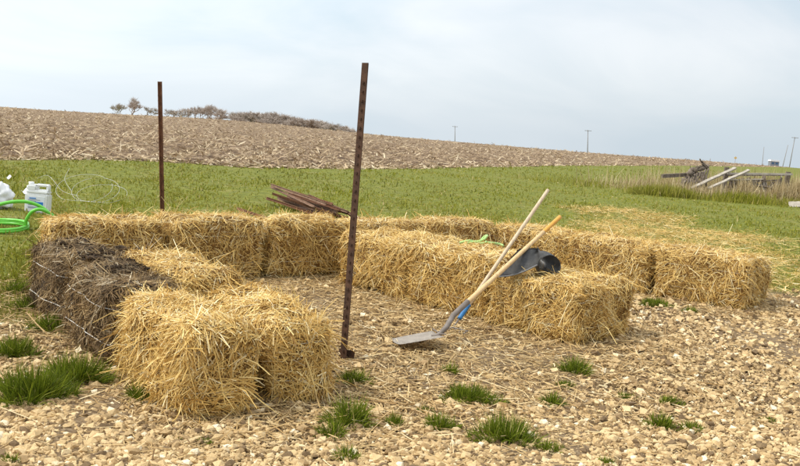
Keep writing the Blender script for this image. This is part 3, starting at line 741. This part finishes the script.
bm_obj('print', boxbm(.11, .003, .045, (.035, -.0905, .125)), M['blue_print'], lb)
bm_obj('print', boxbm(.085, .003, .014, (-.045, -.0905, .192)), M['blue_print'], lb)
for k, (w_, z_) in enumerate([(.15, .172), (.10, .155), (.06, .105), (.17, .078), (.14, .066)]):
    bm_obj('print', boxbm(w_, .002, .007, (-.10 + w_ / 2, -.0902, z_)), M['grey_print'], lb)

ho = thing('garden_hose', 'bright green hose in stiff loops on the grass beside the back row', 'hose', (-4.3, 10.0, 0))
loop = []
for k in range(34):
    a = k / 12 * 2 * math.pi + .2
    loop.append((-.24 + .40 * math.cos(a), -.02 + .40 * math.sin(a) + .02 * math.sin(k), .02 + .0017 * k + .012 * math.sin(a * 2)))
arc1 = [(-.45, -.3, .03), (-.30, -.25, .15), (-.12, -.1, .285), (.10, .0, .335), (.27, .08, .29), (.40, .12, .18), (.50, .15, .06), (.56, .10, .02)]
arc2 = [(.155, .0, .05), (.17, -.02, .14), (.235, -.03, .235), (.32, .0, .262), (.42, .06, .20), (.50, .09, .10), (.62, .1, .02)]
tube('hose_loop', [smooth(loop, 5)], .0175, M['green_hose'], ho, sides=8)
tube('hose_arc', [smooth(arc1)], .019, M['green_hose'], ho, sides=8)
tube('hose_arc', [smooth(arc2)], .019, M['green_hose'], ho, sides=8)

bm = bmesh.new(); bmesh.ops.create_icosphere(bm, subdivisions=4, radius=1)
for v in bm.verts:
    c = v.co; f = 1 + .10 * math.sin(c.x * 7 + c.z * 5) + .07 * math.sin(c.z * 13 - c.y * 6 + 1) + .04 * math.sin(c.x * 21)
    v.co = Vector((c.x * .20 * f * (1.0 - .32 * c.z), c.y * .17 * f, .18 + c.z * .18 * f)); v.co.z = max(v.co.z, .0)
sk = bm_obj('feed_sack', bm, M['sack'], None, True); sk.location = (-5.30, 11.85, 0); sk['label'] = 'white crumpled sack on the grass at the left edge beside the jug'; sk['category'] = 'sack'

wc = thing('wire_coil', 'loose coil of thin pale fence wire in the grass behind the jug', 'wire', (-4.95, 13.9, 0))
paths = []
for k in range(3):
    rr3 = random.uniform(.26, .42); cx = random.uniform(-.25, .35); tl = random.uniform(.3, 1.2); az = random.uniform(-.6, .6); q = []
    for j in range(31):
        a = j / 30 * 2 * math.pi * .92 + k
        p = Vector((cx + rr3 * math.cos(a), rr3 * math.sin(a) * math.cos(tl), rr3 * math.sin(a) * math.sin(tl) + rr3 * math.sin(tl) * .92)); p.z = max(p.z * .75, .01); q.append(p)
    paths.append(q)
paths.append(smooth([(-.9, .6, .22), (-.6, .3, .30), (-.3, .1, .1), (.0, 0, .05)])); paths.append(smooth([(-.5, .9, .40), (-.42, .5, .25), (-.2, .2, .1)]))
tube('wire', paths, .0020, M['wire'], wc, sides=5)
for i, (xx, yy, sx) in enumerate([(-5.73, 13.8, .06), (-6.95, 16.0, .045)]):
    bm = bmesh.new(); bmesh.ops.create_grid(bm, x_segments=5, y_segments=4, size=.5)
    for v in bm.verts: v.co = Vector((v.co.x * sx * 2, v.co.y * sx * 1.1, .05 + .6 * sx * math.sin(v.co.x * 5 + v.co.y * 3) + v.co.y * .03))
    bmesh.ops.solidify(bm, geom=bm.faces[:], thickness=.003)
    o = bm_obj('plastic_scrap', bm, M['white_plastic'], None, True); o.location = (xx, yy, .03)
    o['label'] = ['small white plastic scrap in the grass left of the jug cap', 'white plastic scrap in the grass above and behind the jug'][i]; o['category'] = 'scrap'; o['group'] = 'plastic scraps'

# ------------------------------------------------------------------ wood heap on the right
def board(name, label, p0, p1, w, th, material, group=None, roll=0.0, parent=None, wav=.01):
    L = (Vector(p1) - Vector(p0)).length; bm = bmesh.new(); n = 8; rings = []
    for i in range(n + 1):
        u = i / n; ww = w * (1 + random.uniform(-.06, .06)); o_ = random.uniform(-wav, wav)
        rings.append([bm.verts.new((sx * ww / 2 + o_, sy * th / 2, u * L)) for sx, sy in ((-1, -1), (1, -1), (1, 1), (-1, 1))])
    for i in range(n):
        for k in range(4): bm.faces.new((rings[i][k], rings[i][(k + 1) % 4], rings[i + 1][(k + 1) % 4], rings[i + 1][k]))
    bm.faces.new(rings[0][::-1]); bm.faces.new(rings[-1])
    o = bm_obj(name, bm, material, parent)
    mm = frame(p0, p1, roll)
    if parent is not None: o.matrix_basis = parent.matrix_basis.inverted() @ mm
    else: o.matrix_world = mm
    if label: o['label'] = label; o['category'] = 'board'
    if group: o['group'] = group
    return o
Yb = 30.0
board('plank', 'long pale weathered plank sloping across the wood heap, the upper one', (9.2, 29.4, .22), (10.85, 30.1, 1.0), .10, .05, M['grey_wood'], 'loose planks of the wood heap', .4)
board('plank', 'long pale weathered plank sloping across the wood heap, the lower one', (9.75, 29.2, .30), (11.3, 30.1, .96), .09, .05, M['grey_wood'], 'loose planks of the wood heap', .3)
board('beam', 'dark wooden beam poking out left of the wood heap', (8.45, 30, .55), (9.9, 30.4, .72), .12, .12, M['old_wood'], 'loose planks of the wood heap')
board('plank', 'pale weathered plank lying in the grass at the right edge below the wood heap', (11.55, 27.3, .06), (12.0, 27.1, .12), .2, .06, M['grey_wood'], None, .9)
lg = thing('tree_stump', 'dark broken root stump with an upturned limb in the wood heap', 'stump', (9.3, 30, 0))
def gnarl(pts, r0, r1, name, sides=8):
    P = smooth(pts, 6); n = len(P)
    P = [p + Vector((random.gauss(0, r0 * .22), random.gauss(0, r0 * .22), random.gauss(0, r0 * .22))) for p in P]
    kid(tube(name, [P], [(r0 + (r1 - r0) * i / n) * random.uniform(.75, 1.3) for i in range(n)], M['old_wood'], lg, sides=sides), lg)
gnarl([(9.15, 29.9, -.05), (9.2, 29.9, .45), (9.35, 29.9, .78), (9.65, 30.0, .90), (9.95, 30.1, .99)], .12, .06, 'stump_trunk')
gnarl([(9.85, 30.05, .95), (9.75, 30.0, 1.06), (9.60, 29.95, 1.19)], .05, .02, 'limb')
for k in range(9):
    x0 = 9.2 + k * .085
    gnarl([(x0, 29.85, .55 + .045 * k), (x0 - .06, 29.75, .42), (x0 + .07 * (k - 4), 29.65, .02)], .045, .02, 'root', 6)
for k in range(5):
    x0 = 9.3 + k * .12
    gnarl([(x0, 30.0, .7 + .04 * k), (x0 + random.uniform(-.1, .1), 29.95, .85 + .05 * k), (x0 + random.uniform(-.15, .25), 29.9, random.uniform(.85, 1.02))], .02, .008, 'twig', 5)
cr = thing('wooden_rack', 'collapsed grey wooden rack of upright slats overgrown with dry grass', 'rack', (11.6, 30.2, 0))
for k in range(26):
    x0 = 10.66 + k * .078; h0 = .78 + .008 * k + random.uniform(-.12, .04)
    board('slat', None, (x0, 30.1 + random.uniform(-.04, .04), -.05), (x0 + random.uniform(-.22, .18), 30.25 + random.uniform(-.15, .2), h0 * random.uniform(.6, 1.02)), random.uniform(.08, .15), .03, M['old_wood'] if random.random() < .6 else M['grey_wood'], None, R(90) + random.uniform(-.2, .2), cr)
board('rail', None, (10.6, 30.05, .80), (12.7, 30.05, .93), .10, .06, M['grey_wood'], None, 0, cr)
board('rail', None, (10.6, 30.55, .72), (12.65, 30.55, .88), .12, .06, M['old_wood'], None, 0, cr)
for k in range(6):
    z0 = random.uniform(.12, .75); x0 = 10.6 + random.uniform(0, .7)
    board('crossboard', None, (x0, 30.0 + random.uniform(-.12, .35), z0), (x0 + random.uniform(.9, 1.5), 30.05 + random.uniform(-.12, .35), z0 + random.uniform(-.15, .22)), .11, .04, M['old_wood'] if k % 3 else M['grey_wood'], None, random.uniform(-.5, .5), cr)
for xx in (10.62, 12.66):
    board('corner_post', None, (xx, 30.3, -.1), (xx + .03, 30.3, 1.0), .13, .13, M['old_wood'], None, 0, cr)

def clump_blades(n, cx, cy, sx, sy, h, w, material, name, label, cat, lean=.35, zoff=0):
    x = cx + rng.normal(0, sx, n); y = cy + rng.normal(0, sy, n)
    hh = h * rng.uniform(.45, 1.1, n)
    V, F = blades(x, y, hh, rng.uniform(.6, 1.3, n) * w, None, None, lean)
    return V, F, n
def stuff_blades(specs, material, name, label, cat):
    Vs, Fs, rs, off = [], [], [], 0
    for sp in specs:
        V, F, n = clump_blades(*sp, material, name, label, cat); Vs.append(V); Fs.append(F + off); off += len(V); rs.append(rep(np.clip(rng.normal(.5, .25, n), 0, 1), 6))
    return link(name, mesh_from(name, np.concatenate(Vs), np.concatenate(Fs), material, np.concatenate(rs)), kind='stuff', label=label, category=cat)
stuff_blades([(900, 9.6, 29.3, .7, .35, .55, .016), (1500, 11.5, 29.5, .75, .3, .5, .018), (500, 11.0, 29.4, .12, .12, .8, .018), (500, 12.1, 29.4, .15, .12, .75, .018), (500, 12.7, 29.5, .2, .15, .95, .018), (1600, 13.4, 30.5, .7, .5, .9, .016), (1500, 10.9, 31.2, 1.5, .4, 1.05, .014), (800, 12.2, 30.8, .7, .3, 1.15, .014), (700, 8.2, 31, .8, .6, .5, .014), (500, 15, 32, 1.2, 1, .6, .014), (400, 12.6, 34, 2.5, 2, .6, .016)], M['drygrass'], 'dry_grass', 'tall dry tan grass growing through the wood heap', 'grass')
stuff_blades([(int(random.uniform(250, 650)), random.uniform(6.3, 14.5), random.uniform(27.6, 29.3), random.uniform(.15, .5), random.uniform(.12, .4), random.uniform(.2, .5), .016) for _ in range(17)] + [(600, 10.4, 28.0, .5, .25, .42, .016), (900, 14.8, 30, 1.2, .8, .5, .016), (700, 6.5, 31.5, 1.2, 1.2, .3, .016)], M['grass'], 'tall_grass', 'lush green grass growing in front of the wood heap', 'grass')

# ------------------------------------------------------------------ far things
def far_pole(label, top, h, lean, arms, group='utility poles on the horizon'):
    x, y, z = top; root = thing('utility_pole', label, 'pole', (x - lean * h, y, z - h), 0, group)
    tube('shaft', [[(0, 0, 0), (lean * h * .5, 0, h * .5), (lean * h, 0, h)]], [.20, .17, .13], M['pole_wood'], root, sides=8)
    for a in range(arms):
        zz2 = h - .35 - a * .8
        ca_ = bm_obj('crossarm', boxbm(2.6, .14, .16, (lean * zz2, -.2, zz2)), M['pole_wood'], root)
        for s in (-1.1, -.4, .4, 1.1):
            tube('insulator', [[(lean * zz2 + s, -.2, zz2 + .08), (lean * zz2 + s, -.2, zz2 + .25)]], .06, M['pole_wood'], ca_)
FAR = [
    (68.53, 350.0, 6.31),
    (21.91, 430.0, 4.57),
    (147.31, 350.0, 9.63),
    (174.05, 420.0, 7.4),
    (186.56, 480.0, 6.27),
    (61.06, 170.0, 0.74),
    (120.38, 300.0, -0.98),
]
far_pole('tall utility pole with crossarm on the horizon, above the right arm of bales', FAR[0], 11.5, -.076, 1)
far_pole('faint utility pole on the horizon right of the near rusty post', FAR[1], 11, -.076, 1)
far_pole('utility pole with crossarm at the right edge of the picture', FAR[2], 14.5, .06, 1)
far_pole('faint leaning utility pole just left of the right edge one', FAR[3], 14, .12, 0)
far_pole('faint thin utility pole between the yellow sign and the far shed', FAR[4], 16, -.02, 0)
SGN = FAR[5]
sg_ = thing('road_sign', 'small yellow road sign far off above the wood heap', 'sign', FAR[5])
tube('post', [[(0, 0, -2.4), (0, 0, .3)]], .04, M['pole_wood'], sg_)
bm_obj('plate', prism([(0, -.28), (.28, 0), (0, .28), (-.28, 0)], .02), M['yellow_sign'], sg_).rotation_euler = (R(90), 0, 0)
sd_ = thing('shed', 'tiny far shed with pale roof and two blue windows near the right edge', 'shed', FAR[6])
bm_obj('wall', boxbm(4.2, 3, 3.4, (0, 0, -.2)), M['shed_wall'], sd_)
bm_obj('roof', prism([(-2.4, 1.5), (2.4, 1.5), (2.1, 2.3), (-2.1, 2.3)], 3.4, z0=-1.7), M['shed_roof'], sd_).rotation_euler = (R(90), 0, 0)
for s in (-1, 1): bm_obj('window', boxbm(1.2, .08, .9, (s * .95, -1.52, .6)), M['glass_blue'], sd_)

sd_.scale = (.66, .66, .66)
# bare trees beyond the field
def bare_tree(seed, spread, upw, ntw):
    r = random.Random(seed); limbs = []; tw = []
    def grow(p, d, L, rad, depth):
        q = p + d * L; mid = p.lerp(q, .5) + Vector((r.uniform(-1, 1), r.uniform(-1, 1), 0)) * L * .06
        limbs.append(([p, mid, q], [rad, rad * .85, rad * .65]))
        if depth == 0:
            for k in range(ntw):
                dd = (d + Vector((r.gauss(0, .7), r.gauss(0, .7), r.gauss(.15, .5)))).normalized(); s0 = p.lerp(q, r.random())
                tw.append((s0, dd, L * r.uniform(.5, 1.2)))
            return
        for k in range(r.choice([3, 3, 4])):
            dd = (d * .9 + Vector((r.gauss(0, spread), r.gauss(0, spread), upw))).normalized()
            grow(p.lerp(q, r.uniform(.6, 1)), dd, L * r.uniform(.62, .85), rad * .6, depth - 1)
    grow(Vector((0, 0, 0)), Vector((r.uniform(-.05, .05), 0, 1)), .26, .022, 4)
    return limbs, tw
PT = []
for sd2, spn, upw, ntw in [(1, .62, .25, 14), (2, .55, .3, 14), (3, .8, .1, 16), (4, .7, .2, 13)]:
    lm, tw = bare_tree(sd2, spn, upw, ntw)
    zmax = max(l[0][2].z for l in lm) + .04
    V = []; F = []; off = 0
    for pts, rd in lm[:60]:
        pts = np.array(pts); tg = norm(pts[-1] - pts[0]); A_ = norm(np.cross(tg, [.3, .9, .1])); B_ = np.cross(tg, A_)
        th = np.arange(5) / 5 * 2 * np.pi
        ring = pts[:, None] + (A_ * np.cos(th)[:, None] + B_ * np.sin(th)[:, None])[None] * np.array(rd)[:, None, None]
        i_ = np.arange(15).reshape(3, 5) + off; V.append(ring.reshape(-1, 3)); F.append(np.stack([i_[:-1], np.roll(i_[:-1], -1, 1), np.roll(i_[1:], -1, 1), i_[1:]], -1).reshape(-1, 4)); off += 15
    V = np.concatenate(V) / zmax
    tr = mesh_from('trunk', V, np.concatenate(F), M['twig'], np.full(len(V), .1))
    P = np.array([np.array(l[0][0]) for l in lm[60:]] + [np.array(a) for a, b_, c in tw]); D = np.array([np.array(l[0][2] - l[0][0]) for l in lm[60:]] + [np.array(b_) for a, b_, c in tw]); Ln = np.array([(l[0][2] - l[0][0]).length for l in lm[60:]] + [c for a, b_, c in tw])
    Wd = np.concatenate([np.full(max(0, len(lm) - 60), .010), np.full(len(tw), .0042)])
    V, F = ribbons(P / zmax, D, np.tile([[0.0, -1, .2]], (len(P), 1)) + rng.normal(0, .3, (len(P), 3)), Ln / zmax, Wd / zmax, .0, .4)
    PT.append((tr, mesh_from('crown', V, F, M['twig'], rep(rng.random(len(P)), 6))))
TREES = [
    (-84.43, 280, -2.99, 7.81, 1.15, 0, 'largest bare round tree on the horizon left of the far rusty post', 'bare trees on the horizon'),
    (-99.99, 317, -3.88, 6.58, 1.3, 1, 'leftmost small bare tree on the horizon', 'bare trees on the horizon'),
    (-89.42, 314, -3.69, 6.43, 1.3, 3, 'small bare tree on the horizon touching the far rusty post', 'bare trees on the horizon'),
    (-81.74, 311, -3.54, 5.77, 1.2, 1, 'bare thin tree in the grey row between the far post and the hedge', 'row of bare trees right of the far post'),
    (-78.93, 308, -3.45, 5.66, 1.2, 3, 'bare thin tree in the grey row between the far post and the hedge', 'row of bare trees right of the far post'),
    (-75.85, 305, -3.36, 6.23, 1.2, 0, 'bare thin tree in the grey row between the far post and the hedge', 'row of bare trees right of the far post'),
    (-72.79, 302, -3.27, 6.14, 1.2, 1, 'bare thin tree in the grey row between the far post and the hedge', 'row of bare trees right of the far post'),
    (-69.81, 299, -3.18, 6.69, 1.2, 1, 'bare thin tree in the grey row between the far post and the hedge', 'row of bare trees right of the far post'),
    (-67.2, 296, -3.1, 7.21, 0.85, 3, 'bare thin tree in the grey row between the far post and the hedge', 'row of bare trees right of the far post'),
    (-64.62, 293, -3.02, 7.57, 0.85, 0, 'bare thin tree in the grey row between the far post and the hedge', 'row of bare trees right of the far post'),
    (-62.37, 290, -2.94, 7.42, 0.85, 1, 'bare thin tree in the grey row between the far post and the hedge', 'row of bare trees right of the far post'),
    (-60.12, 287, -2.86, 6.66, 1.2, 1, 'bare thin tree in the grey row between the far post and the hedge', 'row of bare trees right of the far post'),
    (-58.21, 284, -2.79, 5.74, 1.2, 3, 'bare thin tree in the grey row between the far post and the hedge', 'row of bare trees right of the far post'),
    (-54.49, 281, -4.32, 6.72, 1.7, 2, 'brown bare hedgerow tree in the long thicket left of the near post', 'hedgerow thicket on the horizon'),
    (-59.6, 318, -5.16, 8.19, 1.7, 3, 'brown bare hedgerow tree in the long thicket left of the near post', 'hedgerow thicket on the horizon'),
    (-56.99, 315, -5.1, 8.43, 1.7, 2, 'brown bare hedgerow tree in the long thicket left of the near post', 'hedgerow thicket on the horizon'),
    (-54.41, 312, -5.03, 8.57, 1.7, 1, 'brown bare hedgerow tree in the long thicket left of the near post', 'hedgerow thicket on the horizon'),
    (-51.86, 309, -4.97, 8.58, 1.7, 2, 'brown bare hedgerow tree in the long thicket left of the near post', 'hedgerow thicket on the horizon'),
    (-49.37, 306, -4.92, 8.79, 1.7, 3, 'brown bare hedgerow tree in the long thicket left of the near post', 'hedgerow thicket on the horizon'),
    (-46.89, 303, -4.86, 8.66, 1.7, 2, 'brown bare hedgerow tree in the long thicket left of the near post', 'hedgerow thicket on the horizon'),
    (-44.46, 300, -4.81, 8.61, 1.7, 1, 'brown bare hedgerow tree in the long thicket left of the near post', 'hedgerow thicket on the horizon'),
    (-42.07, 297, -4.76, 8.55, 1.7, 2, 'brown bare hedgerow tree in the long thicket left of the near post', 'hedgerow thicket on the horizon'),
    (-39.69, 294, -4.72, 8.12, 1.7, 3, 'brown bare hedgerow tree in the long thicket left of the near post', 'hedgerow thicket on the horizon'),
    (-37.33, 291, -4.67, 7.29, 1.7, 2, 'brown bare hedgerow tree in the long thicket left of the near post', 'hedgerow thicket on the horizon'),
    (-35.06, 288, -4.63, 7.37, 1.7, 1, 'brown bare hedgerow tree in the long thicket left of the near post', 'hedgerow thicket on the horizon'),
    (-32.82, 285, -4.59, 7.3, 1.7, 2, 'brown bare hedgerow tree in the long thicket left of the near post', 'hedgerow thicket on the horizon'),
    (-30.62, 282, -4.54, 7.08, 1.7, 3, 'brown bare hedgerow tree in the long thicket left of the near post', 'hedgerow thicket on the horizon'),
    (-32.53, 319, -5.41, 7.91, 1.7, 2, 'brown bare hedgerow tree in the long thicket left of the near post', 'hedgerow thicket on the horizon'),
    (-30.13, 316, -5.37, 7.67, 1.7, 1, 'brown bare hedgerow tree in the long thicket left of the near post', 'hedgerow thicket on the horizon'),
    (-27.78, 313, -5.33, 7.44, 1.7, 2, 'brown bare hedgerow tree in the long thicket left of the near post', 'hedgerow thicket on the horizon'),
    (-25.46, 310, -5.29, 7.11, 1.7, 3, 'brown bare hedgerow tree in the long thicket left of the near post', 'hedgerow thicket on the horizon'),
    (-23.17, 307, -5.24, 6.65, 1.7, 2, 'brown bare hedgerow tree in the long thicket left of the near post', 'hedgerow thicket on the horizon'),
    (-20.92, 304, -5.2, 6.26, 1.7, 1, 'brown bare hedgerow tree in the long thicket left of the near post', 'hedgerow thicket on the horizon'),
    (-19.04, 301, -5.15, 5.85, 1.7, 2, 'brown bare hedgerow tree in the long thicket left of the near post', 'hedgerow thicket on the horizon'),
]
for i, (x, y, z, h, wsc, kind, lab, grp) in enumerate(TREES):
    o = thing('bare_tree', lab, 'tree', (x, y, z), random.uniform(0, 6.28), grp); o.scale = (h * wsc, h * wsc, h)
    link('trunk', PT[kind][0], o); link('crown', PT[kind][1], o)

# ------------------------------------------------------------------ grass tufts in the gravel
TUFTS = [
    (-1.752, 4.337, 0.419, 0.191, 'broad lush grass tuft at the lower left edge of the picture'),
    (-1.645, 4.652, 0.368, 0.174, 'broad grass tuft between the left edge tuft and the dark bale'),
    (-2.143, 5.074, 0.29, 0.134, 'grass tuft at the left edge above the broad one'),
    (-2.511, 6.308, 0.381, 0.125, 'grass tuft beside the outer dark bale, lawn side'),
    (-2.191, 5.709, 0.282, 0.113, 'grass tuft near the foot of the outer dark bale'),
    (-2.832, 6.764, 0.26, 0.119, 'grass tuft at the left edge near the lawn'),
    (-1.225, 4.44, 0.166, 0.127, 'dense dark tuft at the foot of the nearest golden bale'),
    (-0.793, 3.905, 0.103, 0.034, 'low tuft in gravel under the near golden bale end'),
    (-0.907, 3.879, 0.068, 0.026, 'tiny sprig in gravel left of the low tuft'),
    (-0.19, 5.032, 0.21, 0.1, 'dark tuft at the base of the near rusty post'),
    (-0.172, 4.299, 0.213, 0.17, 'upright bright tuft right of the near golden bale'),
    (-0.244, 4.108, 0.117, 0.117, 'tuft touching the left side of the upright bright one'),
    (0.047, 4.35, 0.105, 0.067, 'thin tuft right of the upright bright one'),
    (-0.155, 3.83, 0.135, 0.076, 'tuft at the bottom edge under the upright bright one'),
    (0.27, 4.357, 0.192, 0.086, 'flat tuft left of the big central foreground tuft'),
    (0.454, 4.872, 0.375, 0.096, 'wide straggly tuft in front of the shovel blade'),
    (0.581, 4.252, 0.35, 0.14, 'big central foreground tuft mixed with straw'),
    (0.368, 5.405, 0.119, 0.077, 'small tuft just below the shovel blade'),
    (1.173, 5.635, 0.223, 0.124, 'round bright tuft in front of the end bale'),
    (1.049, 5.286, 0.163, 0.046, 'flat dark tuft below the round bright one'),
    (0.91, 4.895, 0.129, 0.091, 'small bright upright tuft below the flat dark one'),
    (1.374, 5.148, 0.147, 0.04, 'low tuft left of the pair in the right gravel'),
    (1.621, 5.094, 0.179, 0.056, 'low dark tuft above the pair in the right gravel'),
    (1.435, 4.628, 0.153, 0.102, 'bright round tuft in the right gravel'),
    (1.594, 4.633, 0.143, 0.061, 'thin tuft touching the bright one in the right gravel'),
    (0.78, 4.131, 0.154, 0.064, 'tuft right of the big central foreground tuft'),
    (2.115, 4.888, 0.118, 0.032, 'faint sprig in the far right gravel'),
    (1.016, 4.026, 0.088, 0.044, 'sprig at the bottom edge right of centre'),
    (2.421, 8.372, 0.368, 0.074, 'tuft in the bay between the middle and right arms'),
    (2.678, 8.143, 0.143, 0.063, 'tiny tuft at the foot of the right arm'),
    (-1.488, 3.505, 0.085, 0.054, 'sprig in the bottom left corner'),
    (0.2, 4.595, 0.091, 0.04, 'tiny sprig above the flat tuft'),
]
for i, (x, y, w, h, lab) in enumerate(TUFTS):
    n = int(np.clip(5500 * w * (.25 + w), 90, 1600))
    a = rng.uniform(0, 6.28, n); rad = np.sqrt(rng.random(n)) * w / 2 * (.75 + .35 * np.sin(a * 3 + i))
    bx, by = rad * np.cos(a), rad * np.sin(a) * .8
    hh = h * rng.uniform(.4, 1.12, n) * (1 - .45 * (rad / (w / 2)) ** 2)
    out_ = np.stack([bx, by], -1) / (w / 2) * .85 + rng.normal(0, .45, (n, 2))
    D = np.concatenate([out_, np.ones((n, 1))], 1); P = np.stack([bx, by, np.zeros(n)], -1)
    Nn = rng.normal(0, 1, (n, 3))
    V, F = ribbons(P, D, Nn, hh * 1.15, rng.uniform(.0025, .005, n), np.linalg.norm(out_, axis=1) * .4, .15)
    o = link('grass_tuft', mesh_from('grass_tuft', V, F, M['tuft'], rep(np.clip(rng.normal(.45, .25, n), 0, 1), 6)))
    o.location = (x, y, 0); o['label'] = lab; o['category'] = 'grass tuft'; o['group'] = 'grass tufts in the gravel'
